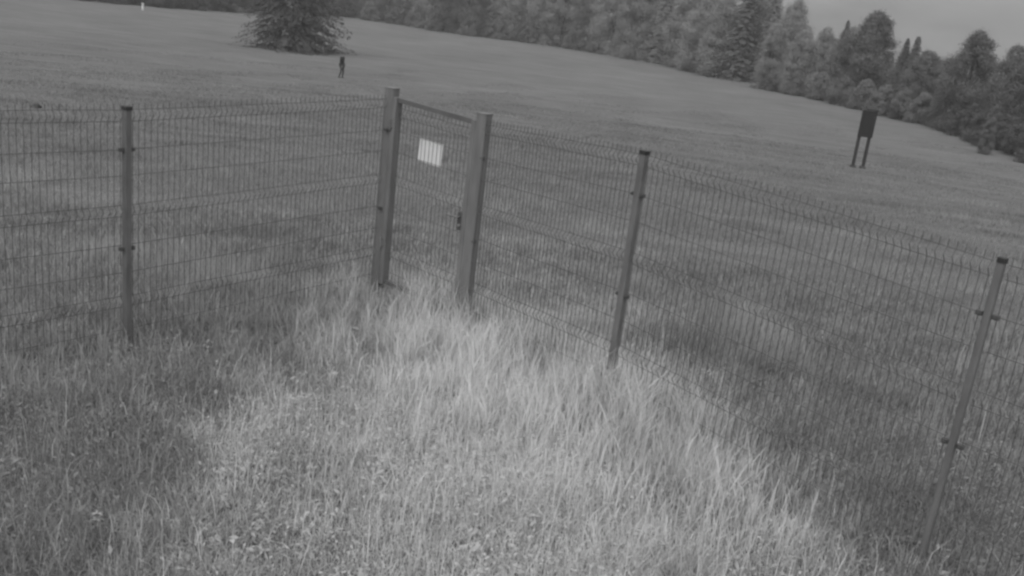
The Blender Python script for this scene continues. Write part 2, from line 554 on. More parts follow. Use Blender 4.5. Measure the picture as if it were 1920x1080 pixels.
# rosettes of broader leaves
r = np.random.default_rng(46)
cx, cy = scatter(300, 3.7, 8.2, 47, 1.0)
ci = np.repeat(np.arange(len(cx)), 22)
n = len(ci)
a = r.uniform(0, 6.28, n); q = r.uniform(.01, .11, n) * r.uniform(.5, 1.3, len(cx))[ci]
X, Y = cx[ci] + q * np.cos(a), cy[ci] + q * np.sin(a)
Lf = r.uniform(.03, .065, n)
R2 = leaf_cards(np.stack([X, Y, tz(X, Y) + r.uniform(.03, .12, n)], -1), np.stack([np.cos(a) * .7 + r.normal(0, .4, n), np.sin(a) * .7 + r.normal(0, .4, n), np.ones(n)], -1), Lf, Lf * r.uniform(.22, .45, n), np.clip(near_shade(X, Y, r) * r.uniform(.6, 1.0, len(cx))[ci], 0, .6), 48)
v, t, s = merge((v, t, s), R2)
go = link_mesh('clover', np_mesh('clover', v, 4, t, s), M['weed'])
tag(go, 'low clover and small herbs among the grass in the foreground', 'clover', kind='stuff')

# pale leafy weeds standing out of the sward
def make_weed(seed):
    r = random.Random(seed)
    h = r.uniform(.06, .1)
    st = MB().tube([(0, 0, -.02), (r.gauss(0, .01), r.gauss(0, .01), h * .5), (r.gauss(0, .015), r.gauss(0, .015), h)], [.003, .0025, .0015], 5)
    V, F = [], []
    for tier in range(3):
        z = h * (.4 + .3 * tier); n = 5
        for k in range(n):
            a = 2 * math.pi * (k + .5 * (tier % 2)) / n + r.gauss(0, .2)
            L = (.048 - .008 * tier) * r.uniform(.8, 1.2); W = L * .30
            d = Vector((math.cos(a), math.sin(a), 0)); sd_ = Vector((-d.y, d.x, 0)); e = r.uniform(.25, .8)
            P = lambda t, w: Vector((0, 0, z)) + d * L * t + sd_ * w + Vector((0, 0, L * (e * t - .55 * t * t)))
            b = len(V)
            V += [P(0, 0), P(.35, W / 2), P(.35, -W / 2), P(.7, W * .42), P(.7, -W * .42), P(1, 0), P(.35, 0) - Vector((0, 0, .003)), P(.7, 0) - Vector((0, 0, .003))]
            F += [(b, b + 6, b + 1), (b, b + 2, b + 6), (b + 6, b + 7, b + 3, b + 1), (b + 2, b + 4, b + 7, b + 6), (b + 7, b + 5, b + 3), (b + 4, b + 5, b + 7)]
    lm = bpy.data.meshes.new('leaves')
    lm.from_pydata([tuple(v) for v in V], [], F)
    at_ = lm.attributes.new('shade', 'FLOAT', 'POINT')
    at_.data.foreach_set('value', np.full(len(V), .55, np.float32))
    lm.materials.append(M['weed'])
    return st.mesh('stem'), lm
M['stem'] = noisy_mat('weed_stem', .3, .4, 30, .8)
WEED = [make_weed(900 + i) for i in range(3)]
ORDW = ['leftmost', 'second', 'third', 'fourth', 'fifth', 'sixth', 'seventh', 'eighth', 'ninth', 'tenth']
nw = [0, 0]
WSPOT = [(-1.45, 4.66), (-1.22, 4.62), (-1.18, 4.45), (-1.02, 4.55), (-1.62, 4.40), (-1.1, 4.3), (-2.0, 4.32), (-.92, 4.38), (-1.35, 4.22), (.75, 4.95), (.98, 4.72), (-.12, 4.62), (.42, 4.85), (1.65, 5.05)]
for i, (wx, wy) in enumerate(sorted(WSPOT)):
    w_ = empty('weed', (wx, wy, float(tz(wx, wy))), random.uniform(0, 6.28))
    w_.scale = [random.uniform(.85, 1.25)] * 3
    for nm, me in zip(('stem', 'leaves'), WEED[i % 3]): link_mesh(nm, me, M['stem'] if nm == 'stem' else None, w_)
    lf = 0 if wx < -.8 else 1
    od = ORDW[nw[lf]]; nw[lf] += 1
    tag(w_, f'{od} small pale star-leaved weed {"from the left " if od != "leftmost" else ""}in the {("lower-left cluster", "grass at bottom centre")[lf]}', 'weed', ('pale weeds at the lower left', 'pale weeds at the bottom centre')[lf])

# ------------------------------------------------------------------ trees
def broadleaf_data(seed, Hh, Rr, nclump=46, per=170, base=.22, lo=.03, leaf=.42, top=1.0, var=.35):
    """crown of leaf clumps round a limbed trunk; lo: height fraction where the crown starts"""
    r = np.random.default_rng(seed)
    C, CR = [], []
    lobes = r.uniform(.6, 1.25, 7)
    for i in range(nclump):
        z = lo + (1 - lo) * r.random() ** .9
        zf = (z - lo) / (1 - lo)
        env = (math.sin(math.pi * min(1, .16 + zf * .84)) ** .6) * (1.0 - .28 * zf) if zf > .05 else .75
        a = r.uniform(0, 2 * math.pi)
        lob = lobes[int(a / (2 * math.pi) * 7) % 7]
        rad = Rr * env * lob * math.sqrt(r.uniform(.25, 1)) * .86
        C.append((rad * math.cos(a), rad * math.sin(a), z * Hh * .94)); CR.append(Rr * r.uniform(.2, .36) * (1 - .32 * zf))
    for i in range(26):                                      # ragged, narrowing top
        zf = r.uniform(.66, .98); a = r.uniform(0, 6.28); q = Rr * (1.02 - zf) * 1.5 * math.sqrt(r.random())
        C.append((q * math.cos(a), q * math.sin(a), zf * Hh * .97)); CR.append(Rr * r.uniform(.07, .17))
    C, CR = np.array(C), np.array(CR)
    ci = np.repeat(np.arange(len(C)), per)
    n = len(ci)
    d = r.normal(size=(n, 3)); d /= np.linalg.norm(d, axis=1, keepdims=True)
    rad = CR[ci] * (r.uniform(.25, 1.05, n) + np.abs(r.normal(0, .22, n)))
    P = C[ci] + d * rad[:, None] * np.array([1, 1, .82])
    P[:, 2] = np.maximum(P[:, 2], .05)
    N = d + r.normal(0, .38, (n, 3)) + np.array([0, 0, .3])
    Ls = leaf * r.uniform(.6, 1.35, n)
    cs = base * r.uniform(1 - var, 1 + var, len(C))[ci] * r.uniform(.86, 1.14, n)
    v, t, s = leaf_cards(P, N, Ls, Ls * .62, np.clip(cs, .03, .6), seed + 1)
    crown = np_mesh('crown', v, 4, t, s)
    crown.materials.append(M['leaf'])
    tb = MB()
    tr = max(.10, Hh * .016)
    pts = [Vector((r.normal(0, .02) * Hh * k / 6, r.normal(0, .02) * Hh * k / 6, Hh * .86 * k / 6 - (.4 if k == 0 else 0))) for k in range(7)]
    tb.tube(pts, [tr * 1.25, tr, tr * .85, tr * .7, tr * .5, tr * .33, tr * .12], 7)
    for k in r.choice(len(C), 14, replace=False):
        c = Vector(C[k]); zb = min(c.z * .62, Hh * .75)
        s0 = Vector((0, 0, max(.4, zb)))
        mid = s0.lerp(c, .5) + Vector((0, 0, -.03 * Hh))
        tb.tube([s0, mid, c], [tr * .42, tr * .28, tr * .08], 5)
    trunk = tb.mesh('trunk', True)
    return trunk, crown

def conifer_data(seed, Hh, Rr, base=.11, lo=.03, tiers=26, droop=.28, per=9, rough=.3, taper=.85, card=.5):
    r = np.random.default_rng(seed)
    P, N, Ls, sh = [], [], [], []
    tb = MB()
    tr = max(.1, Hh * .014)
    tb.tube([(0, 0, -.4), (r.normal(0, .05), r.normal(0, .05), Hh * .4), (0, 0, Hh * .99)], [tr * 1.3, tr * .8, .02], 8)
    sect = r.uniform(1 - rough, 1 + rough, 9)
    for ti in range(tiers):
        f = (ti + r.uniform(-.3, .3)) / tiers
        f = min(max(f, 0), .985)
        z = Hh * (lo + (1 - lo) * f)
        R = Rr * (1 - f) ** taper + .12
        nb = int(7 + 7 * (1 - f))
        for b in range(nb):
            a = 2 * math.pi * (b + r.random()) / nb
            Rb = R * sect[int(a / 6.2832 * 9) % 9] * r.uniform(.65, 1.15)
            ca, sa = math.cos(a), math.sin(a)
            dr = droop * r.uniform(.5, 1.4)
            nseg = per + int(Rb * 2.2)
            bs = base * r.uniform(.8, 1.2)
            if b % 3 == 0 and Rb > 1:
                tb.tube([(0, 0, z), (ca * Rb * .5, sa * Rb * .5, z - dr * Rb * .3), (ca * Rb * .9, sa * Rb * .9, z - dr * Rb * .75)], [tr * .25, tr * .15, .01], 4)
            for q in range(nseg):
                t = (q + r.random()) / nseg
                t = .12 + .88 * t
                wdt = .32 * Rb * (1 - t) + .12
                off = r.normal(0, .5) * wdt
                px = ca * Rb * t - sa * off; py = sa * Rb * t + ca * off
                pz = z - dr * Rb * t ** 1.5 + .10 * Rb * t ** 3 - abs(off) * .25 + r.normal(0, .05)
                P.append((px, py, max(.04, pz))); N.append((ca * .9 + r.normal(0, .4), sa * .9 + r.normal(0, .4), .55 + r.normal(0, .35)))
                Ls.append(card * r.uniform(.6, 1.3)); sh.append(bs * r.uniform(.88, 1.12))
    Ls = np.array(Ls)
    v, t, s = leaf_cards(np.array(P), np.array(N), Ls, Ls * .5, np.array(sh), seed + 1)
    crown = np_mesh('crown', v, 4, t, s)
    crown.materials.append(M['needle'])
    return tb.mesh('trunk', True), crown

def plant_tree(name, data, x, y, rz, sc, label, group=None, cat='tree', bark='bark', sz=None):
    t = empty(name, (x, y, float(tz(x, y)) - .05), rz)
    t.scale = (sc, sc, sz if sz else sc)
    for nm, me in zip(('trunk', 'crown'), data):
        link_mesh(nm, me, M[bark] if nm == 'trunk' else None, t)
    tag(t, label, cat, group)
    return t

BL = [broadleaf_data(100 + i, 12, 4.2 + .4 * (i % 3), 104, 430, base=[.33, .20, .38, .23, .35][i], lo=.0, leaf=.19, var=.16) for i in range(5)]
SP = [conifer_data(200 + i, 14, 3.0, base=[.18, .15, .26][i], tiers=64, per=28, card=.21, taper=.75) for i in range(3)]
BU = [broadleaf_data(300 + i, 3.0, 2.1, 40, 340, base=[.22, .25, .15][i], lo=.0, leaf=.14, var=.12) for i in range(3)]
LONE = conifer_data(400, 15, 5.6, base=.12, lo=.06, tiers=64, droop=.42, per=48, rough=.4, taper=.5, card=.25)

# the lone dark spruce out in the field
plant_tree('spruce_tree', LONE, -24.3, 94.5, .6, 1.0, 'dark wide-skirted spruce standing alone in the open field', cat='tree')

# front row of the wood: (x, y, kind, variant, scale)
ROW = [
    (-84, 140, 'b', 1, 1.0), (-78, 143, 's', 1, 1.0), (-72, 146, 'b', 1, 1.0), (-67, 149, 'b', 3, 1.0), (-63, 151, 's', 1, 1.0), (-59.5, 155, 'b', 1, 1.0), (-57, 161, 'b', 3, 1.0), (-54, 169, 'b', 1, 1.0), (-51, 179, 's', 1, 1.05), (-49, 191, 'b', 1, 1.1), (-47, 203, 'b', 3, 1.1),
    (-42.5, 217, 's', 1, 1.1), (-37.5, 213, 'b', 1, 1.1), (-32.5, 207, 'b', 3, 1.1), (-28.2, 203, 's', 0, 1.1), (-24.0, 197, 'b', 0, 1.1), (-19.5, 193, 'b', 3, 1.1),
    (-14.8, 190, 'b', 1, 1.15), (-10.2, 190, 's', 2, 1.1), (-6.0, 190, 'b', 4, 1.15), (-1.2, 188, 'b', 2, 1.15), (3.6, 185, 'b', 0, 1.15), (8.2, 180, 'b', 3, 1.1),
    (12.6, 176, 'b', 2, 1.1), (16.4, 170, 'b', 4, 1.1), (20.0, 163, 's', 2, 1.15), (22.8, 157, 'b', 0, 1.1), (25.2, 149, 'b', 2, 1.1), (25.6, 141.5, 'b', 4, 1.0),
]
ORD = ['first', 'second', 'third', 'fourth', 'fifth', 'sixth', 'seventh', 'eighth', 'ninth', 'tenth', 'eleventh', 'twelfth']
cnt = {}
def nth(key):
    cnt[key] = cnt.get(key, 0) + 1
    return ORD[cnt[key] - 1]
for (x, y, kd, vi, sc) in ROW:
    dat = (BL if kd == 'b' else SP)[vi]
    sec = 0 if x < -30 else 1 if x < 5 else 2
    knd = ('broadleaf tree', 'spruce')[kd == 's']
    where = ('in the dark wood behind the lone spruce', 'in the wood edge above the gate', 'in the wood edge left of the tall spruce')[sec]
    gp_ = ('trees of the wood behind the lone spruce', 'trees of the wood edge above the gate', 'trees of the wood edge left of the tall spruce')[sec]
    if (sec, kd) in ((1, 's'),): lb = f'{("darker", "paler")[x > -20]} spruce among the broadleaf trees {where}'
    elif (sec, kd) == (2, 's'): lb = f'pale spruce {where}'
    else: lb = f'{nth((sec, kd))} {knd} from the left {where}'
    plant_tree('broadleaf_tree' if kd == 'b' else 'spruce_tree', dat, x, y, random.uniform(0, 6.28), sc * random.uniform(.94, 1.06), lb, gp_)

SPECIAL = [   # name, data, x, y, width scale, real height, mesh height, label
    ('spruce_tree', SP[0], 28.1, 138.2, 1.35, 15.6, 14, 'tall dark spruce at the corner of the wood, left of the sky gap'),
    ('broadleaf_tree', BL[4], 30.9, 142.0, 1.0, 15.0, 12, 'tall broadleaf tree behind the dark spruce at the wood corner, cut by the top edge'),
    ('broadleaf_tree', BL[2], 33.0, 132.0, .72, 11.9, 12, 'tall pale broadleaf tree forming the left flank of the sky gap'),
    ('broadleaf_tree', BL[0], 29.5, 125.6, .68, 8.6, 12, 'pale broadleaf tree in front of the tall dark spruce at the wood corner'),
    ('spruce_tree', SP[2], 31.3, 136.5, .9, 13.6, 14, 'pale spruce right beside the tall dark spruce at the wood corner'),
    ('spruce_tree', SP[2], 33.76, 133.8, .55, 12.4, 14, 'slim pointed spruce whose tip borders the left side of the sky gap'),
    ('broadleaf_tree', BL[2], 34.3, 120.2, .60, 8.6, 12, 'round pale broadleaf tree filling the left foot of the sky gap'),
    ('broadleaf_tree', BL[4], 31.8, 121.4, .62, 8.0, 12, 'pale broadleaf tree low in front of the slim pointed spruce'),
    ('broadleaf_tree', BL[0], 37.6, 121.3, .75, 9.2, 12, 'broadleaf tree close behind the left side of the tuft-topped tree'),
    ('spruce_tree', SP[0], 36.0, 118.7, .62, 9.6, 14, 'small dark-tipped spruce left of the tuft-topped broadleaf tree'),
    ('broadleaf_tree', BL[1], 38.4, 115.7, 1.0, 11.0, 12, 'tall broadleaf tree with a tufted top in the middle of the sky'),
    ('spruce_tree', SP[1], 38.84, 106.1, .55, 8.2, 14, 'small pointed spruce to the right of the tuft-topped broadleaf tree'),
    ('spruce_tree', SP[0], 39.42, 104.8, .75, 8.5, 14, 'small spruce with a thick tip, second right of the tuft-topped tree'),
    ('broadleaf_tree', BL[3], 39.6, 101.5, .75, 7.3, 12, 'rounded dark broadleaf tree between the two small spruces and the skyline dip'),
    ('broadleaf_tree', BL[3], 43.5, 107.6, .8, 6.4, 12, 'low broadleaf tree at the lowest dip of the skyline'),
    ('broadleaf_tree', BL[1], 43.1, 103.4, .8, 6.7, 12, 'low dark broadleaf tree between the skyline dip and the tall right-hand tree'),
    ('broadleaf_tree', BL[1], 39.6, 90.7, .72, 9.4, 12, 'tall dark tree with a ragged top near the right edge'),
    ('broadleaf_tree', BL[3], 40.2, 84.1, .72, 8.5, 12, 'dark loose-crowned tree just right of the tall ragged one'),
    ('broadleaf_tree', BL[1], 40.6, 80.4, .7, 8.9, 12, 'dark tree cut off by the right edge of the picture'),
    ('broadleaf_tree', BL[3], 34.0, 72.4, .20, 2.9, 12, 'small dark tree with a pale slim trunk at the field edge, far right'),
]
for (nm, dat, x, y, sc, hgt, mh, lb) in SPECIAL:
    plant_tree(nm, dat, x, y, random.uniform(0, 6.28), sc, lb, cat='tree', sz=hgt / mh, bark='birch' if 'pale slim trunk' in lb else 'bark')

# bushes along the foot of the wood
BUSH = [(29.9, 124.0, 0, .85), (31.6, 119.8, 1, 1.0), (33.4, 115.5, 1, 1.05), (34.8, 111.2, 0, 1.05), (36.0, 107.4, 1, 1.1), (37.0, 103.6, 1, 1.05), (37.8, 100.2, 0, 1.05),
        (38.3, 96.8, 1, 1.0), (38.7, 93.4, 0, .95), (39.2, 89.6, 2, .95), (38.8, 85.7, 2, 1.0), (38.2, 81.8, 2, .95), (37.5, 78.0, 2, .95), (37.6, 74.0, 2, 1.0), (36.6, 70.0, 2, 1.0)]
for (x, y, vi, sc) in BUSH:
    right = vi == 2
    plant_tree('bush', BU[vi], x, y, random.uniform(0, 6.28), sc,
               f'{nth("dk")} dark bush from the left under the right-hand trees' if right else f'{nth("pb")} pale rounded bush from the left in the hedge row',
               'dark bushes under the right-hand trees' if right else 'bushes of the pale hedge row', cat='bush')
for (x, y, sc) in [(-36, 203.5, 1.2), (-30.5, 201, 1.0), (-25.5, 196.5, 1.1), (-21, 190, 1.0), (-14, 186.5, 1.1), (-8.5, 187, 1.2), (-2.5, 185, 1.0), (5.6, 181, 1.1), (10.8, 175, 1.2), (18.2, 164, 1.1), (24.0, 148, 1.1)]:
    plant_tree('bush', BU[1 if sc > 1.05 else 0], x, y, random.uniform(0, 6.28), sc * 1.1, f'{nth("we")} low bush from the left along the wood edge above the gate', 'bushes along the wood edge above the gate', cat='bush')
for (x, y, sc) in [(-75, 142, 1.2), (-69, 144.5, 1.2), (-64, 146.5, 1.2), (-59, 150, 1.2), (-56, 156, 1.2), (-53, 164, 1.2), (-50, 174, 1.2), (-47.8, 185, 1.2), (-45.5, 197, 1.2), (-42, 208, 1.2)]:
    plant_tree('bush', BU[2], x, y, random.uniform(0, 6.28), sc * 1.15, f'{nth("wl")} dark bush from the left at the wood behind the lone spruce', 'bushes at the foot of the wood behind the lone spruce', cat='bush')

# deep wood behind the front rows: one mass
def far_wood():
    r = np.random.default_rng(77)
    P, N, Ls, sh = [], [], [], []
    line = np.array([(-110, 160), (-80, 165), (-62, 185), (-52, 212), (-35, 222), (-10, 206), (12, 192), (30, 162), (38, 146), (52, 130), (60, 112), (64, 92), (66, 70)], float)
    seg = np.hypot(*np.diff(line, axis=0).T); cum = np.concatenate([[0], np.cumsum(seg)])
    for i in range(150):
        s = r.uniform(0, cum[-1]); x = np.interp(s, cum, line[:, 0]) + r.normal(0, 2.5); y = np.interp(s, cum, line[:, 1]) + r.normal(0, 2.5) + r.uniform(0, 9)
        Hm = np.interp(s, cum, [13, 13, 13, 14, 15, 15, 15, 12, 8.5, 6.2, 6.0, 6.0, 6]) * r.uniform(.75, 1.05)
        z0 = float(tz(x, y)); bs = r.uniform(.16, .28)
        n = 900
        zf = r.random(n); a = r.uniform(0, 6.28, n)
        rad = Hm * .24 * (1 - zf ** 2.2 * .85) * np.sqrt(r.uniform(.4, 1, n)) * (1 + .25 * np.sin(a * 3 + i))
        d = np.stack([np.cos(a), np.sin(a), np.full(n, .5)], -1)
        P.append(np.stack([x + rad * np.cos(a), y + rad * np.sin(a), z0 + .1 + zf * Hm], -1)); N.append(d + r.normal(0, .5, (n, 3)))
        Ls.append(.55 * r.uniform(.6, 1.3, n)); sh.append(bs * r.uniform(.7, 1.3, n))
    P, N, Ls, sh = [np.concatenate(q) for q in (P, N, Ls, sh)]
    v, t, s = leaf_cards(P, N, Ls, Ls * .65, sh, 78)
    o = link_mesh('far_wood', np_mesh('far_wood', v, 4, t, s), M['leaf'])
    tag(o, 'depth of the wood seen dimly between the front trees', 'wood', kind='stuff')
far_wood()

# ------------------------------------------------------------------ fence
POST = {'p0': ((-4.95, 4.49), -.06, 1.862), 'p1': ((-2.988, 7.006), -.065, 1.862), 'gl': ((-1.331, 9.131), .021, 1.942), 'gr': ((-.448, 8.502), -.039, 1.942),
        'p4': ((.83, 6.841), .087, 1.862), 'p5': ((2.571, 4.964), -.004, 1.862), 'p6': ((4.4, 3.0), 0.0, 1.862)}
def axes(a, b):
    d = Vector((b[0] - a[0], b[1] - a[1], 0)); ln = d.length; d.normalize()
    return d, Vector((-d.y, d.x, 0)), ln

def post(parent, key, dirv, w, dp, mat, capmat=True):
    (x, y), g, h = POST[key]
    nrm = Vector((-dirv.y, dirv.x, 0)); up = Vector((0, 0, 1))
    top = g + h
    o = MB().box((x, y, (top - .45) / 2), (w, dp, top + .45), (dirv, nrm, up), bev=.006).build('post', mat, parent)
    MB().box((x, y, top + .006), (w + .008, dp + .008, .026), (dirv, nrm, up), bev=.008).build('post_cap', M['cap'], o)
    return o

FOLDS = [1.812, 1.09, .363]
STRAIGHT = [1.56, 1.36, .82, .60, .13]
def wire_panel(name, parent, A, B, ga, gb, margin_a, margin_b, zs=0.0, top=1.872, folds=FOLDS, straight=STRAIGHT, step=.05, side=-1):
    d, n, ln = axes(A, B)
    mb = MB()
    s0, s1 = margin_a, ln - margin_b
    cnt = int(round((s1 - s0) / step))
    prof = [(top + .025, 0)]
    for fz in folds: prof += [(fz + .042, 0), (fz, .032), (fz - .042, 0)]
    prof += [(.03, 0)]
    G = lambda s: ga + (gb - ga) * s / ln + zs
    for i in range(cnt + 1):
        s = s0 + (s1 - s0) * i / cnt
        jit = random.gauss(0, .0012)
        pts = [Vector((A[0], A[1], 0)) + d * (s + jit) + n * (side * o + .004) + Vector((0, 0, z + G(s))) for z, o in prof]
        mb.tube(pts, .0026, 4, cap=True)
    zz = list(straight)
    for fz in folds: zz += [fz + .042, fz - .042]
    for z in zz:
        nst = 6
        pts = []
        for k in range(nst + 1):
            s = s0 - .01 + (s1 - s0 + .02) * k / nst
            pts.append(Vector((A[0], A[1], 0)) + d * s - n * .003 + Vector((0, 0, z + G(s) + random.gauss(0, .0015))))
        mb.tube(pts, .0027, 4, cap=True)
    o = mb.build(name, M['wire'], parent)
    o['kind'] = 'stuff'
    return o

def clip(parent, key, z, dirv, off, side=-1):
    (x, y), g, h = POST[key]
    n = Vector((-dirv.y, dirv.x, 0))
    c = Vector((x, y, g + z)) + dirv * off + n * side * .0
    mb = MB().box(c, (.036, .03, .026), (dirv, n, Vector((0, 0, 1))), bev=.006)
    o = mb.build('clip', M['clip'], parent)
    MB().tube([c + n * -.018, c + n * -.03], .008, 6).build('bolt', M['clip'], o)
    return o

# run to the left of the gate
fl = tag(empty('mesh_fence', (0, 0, 0)), 'dark wire mesh fence run from the gate to the left edge', 'fence')
A, B, Cc = POST['p0'][0], POST['p1'][0], POST['gl'][0]
dl, nl, _ = axes(B, Cc)
post(fl, 'p1', dl, .052, .06, M['post'])
post(fl, 'p0', dl, .052, .06, M['post'])
wire_panel('mesh_panel', fl, B, Cc, POST['p1'][1], POST['gl'][1], .05, .10)
wire_panel('mesh_panel', fl, A, B, POST['p0'][1], POST['p1'][1], .05, .05)
for z in (1.559, .79): clip(fl, 'p1', z, dl, .045); clip(fl, 'p1', z, dl, -.045); clip(fl, 'gl', z, dl, -.075)
# run to the right of the gate
fr = tag(empty('mesh_fence', (0, 0, 0)), 'dark wire mesh fence run from the gate to the right edge', 'fence')
G4, P4, P5, P6 = POST['gr'][0], POST['p4'][0], POST['p5'][0], POST['p6'][0]
d1, n1, _ = axes(G4, P4); d2, n2, _ = axes(P4, P5); d3, n3, _ = axes(P5, P6)
post(fr, 'p4', d1, .06, .052, M['post']); post(fr, 'p5', d2, .040, .040, M['post']); post(fr, 'p6', d3, .06, .052, M['post'])
wire_panel('mesh_panel', fr, G4, P4, POST['gr'][1], POST['p4'][1], .09, .05)
wire_panel('mesh_panel', fr, P4, P5, POST['p4'][1], POST['p5'][1], .05, .05)
wire_panel('mesh_panel', fr, P5, P6, POST['p5'][1], POST['p6'][1], .05, .05)
for z in (1.559, .79):
    clip(fr, 'gr', z, d1, .085); clip(fr, 'p4', z, d1, -.045); clip(fr, 'p4', z, d2, .045); clip(fr, 'p5', z, d2, -.045); clip(fr, 'p5', z, d3, .045)

# gate
gt = tag(empty('mesh_gate', (0, 0, 0)), 'narrow wire mesh gate between two thick square posts', 'gate')
GL, GR = POST['gl'][0], POST['gr'][0]
dg, ng, lg = axes(GL, GR)
UP = Vector((0, 0, 1))
for key in ('gl', 'gr'):
    (x, y), g, h = POST[key]
    sh = -.03 if key == 'gl' else .03
    c = Vector((x, y, 0)) + dg * sh
    top = g + h
    o = MB().box((c.x, c.y, (top - .6) / 2), (.112, .10, top + .6), (dg, ng, UP), bev=.008).build('gate_post', M['gatepost'], gt)
    MB().box((c.x, c.y, top + .004), (.118, .106, .012), (dg, ng, UP), bev=.01).build('post_cap', M['gatepost'], o)
def gp(s, z, o=0.0):
    t = s / lg
    g = POST['gl'][1] + (POST['gr'][1] - POST['gl'][1]) * t
    return Vector((GL[0], GL[1], 0)) + dg * s + ng * o + Vector((0, 0, z + g))
SL, SR = .052, lg - .052
zt, zb = 1.875, .03
for s in (SL, SR):
    MB().box(gp(s, (zt + zb) / 2), (.05, .092, zt - zb), (dg, ng, UP), bev=.004).build('stile', M['gatepost'], gt)
dslope = (gp(SR, zt) - gp(SL, zt)).normalized()
nslope = dslope.cross(ng) * -1
for z, nm in ((zt - .022, 'top_rail'), (zb + .024, 'bottom_rail')):
    c = (gp(SL, z) + gp(SR, z)) / 2
    MB().box(c, (SR - SL - .044, .042, .042), (dslope, ng, nslope), bev=.004).build(nm, M['rail'], gt)
wire_panel('wire_mesh', gt, GL, GR, POST['gl'][1], POST['gr'][1], SL + .05, lg - SR + .05, zs=0, top=1.80, folds=[1.74, 1.09, .363], straight=[1.56, 1.36, .82, .60, .16], side=-1)
# hinges on the left post, lock on the right stile
for z in (1.62, .45):
    h_ = MB().box(gp(SL - .03, z, -.045), (.07, .02, .07), (dg, ng, UP), bev=.004)
    h_.tube([gp(SL - .018, z - .05, -.06), gp(SL - .018, z + .05, -.06)], .011, 8)
    h_.build('hinge', M['gatepost'], gt)
lk = MB().box(gp(SR - .052, .93, -.006), (.075, .056, .17), (dg, ng, UP), bev=.008).build('lock_box', M['clip'], gt)
MB().tube([gp(SR - .055, 0.975, -.03), gp(SR - .055, 0.975, -.072), gp(SR - .07, 0.975, -.078), gp(SR - .18, 0.972, -.076)], .0095, 8).build('handle', M['gatepost'], lk)
MB().tube([gp(SR - .052, .895, -.03), gp(SR - .052, .895, -.045)], .014, 10).build('lock_cylinder', M['zinc'], lk)
MB().tube([gp(lg + .075, .10, -.03), gp(lg + .075, .10, -.055)], .016, 10).build('bolt', M['zinc'], gt)

# white plate fixed behind the gate's wires
sg = MB()
c = gp(.50, 1.452, .022)
sg.box(c, (.29, .004, .215), (dslope, ng, nslope))
so = sg.build('sign_plate', M['sign'])
tag(so, 'blank white rectangular sign hanging on the wire mesh gate', 'sign')

# ------------------------------------------------------------------ information board
bx, by = 14.77, 42.97
bz = float(tz(bx, by))
ib = tag(empty('information_board', (bx, by, bz), .10), 'tall narrow dark board on two legs standing in the field', 'sign board')
for sx in (-.22, .25):
    MB().box((sx, 0, 1.15), (.115, .115, 2.7 if sx > 0 else 2.5), bev=.008).build('leg', M['boardpost'], ib)
MB().box((-.005, -.085, 1.98), (.68, .05, 1.16), bev=.006).build('panel', M['board'], ib)
MB().box((.10, -.0, 2.66), (.52, .30, .05), ((1, 0, 0), (0, .93, .36), (0, -.36, .93))).build('roof', M['boardpost'], ib)
for sx in (-.22, .25):
    MB().box((sx, .02, .03), (.24, .24, .16), bev=.05).build('footing', M['stone'], ib)

# small things in the field
def rock(name, x, y, sx, sy, sz, mat, label, cat, seed):
    bm = bmesh.new()
    bmesh.ops.create_icosphere(bm, subdivisions=3, radius=1.0)
    r = random.Random(seed)
    ph = [(r.uniform(1, 3.5), Vector((r.gauss(0, 1), r.gauss(0, 1), r.gauss(0, 1))).normalized(), r.uniform(0, 6)) for _ in range(6)]
    for v in bm.verts:
        k = 1 + sum(.09 * math.sin(f * 2 * v.co.dot(d) + p) for f, d, p in ph)
        v.co = Vector((v.co.x * sx * k, v.co.y * sy * k, max(v.co.z, -.3) * sz * k))
    me = bpy.data.meshes.new(name); bm.to_mesh(me); bm.free()
    o = link_mesh(name, me, mat); o.location = (x, y, float(tz(x, y)) + sz * .2); o.rotation_euler = (0, 0, r.uniform(0, 3))
    return tag(o, label, cat)
rock('boulder', -13.55, 25.9, .16, .12, .11, M['stone'], 'small dark stone lying in the field at the far left', 'stone', 3)
mp_ = tag(empty('marker_post', (-56.2, 137.2, float(tz(-56.2, 137.2)))), 'small pale marker post before the wood at top left', 'post')
MB().box((0, 0, .4), (.26, .26, 1.0), bev=.03).build('post', M['pale'], mp_)
MB().box((0, 0, .93), (.3, .3, .07), bev=.03).build('post_cap', M['pale'], mp_)

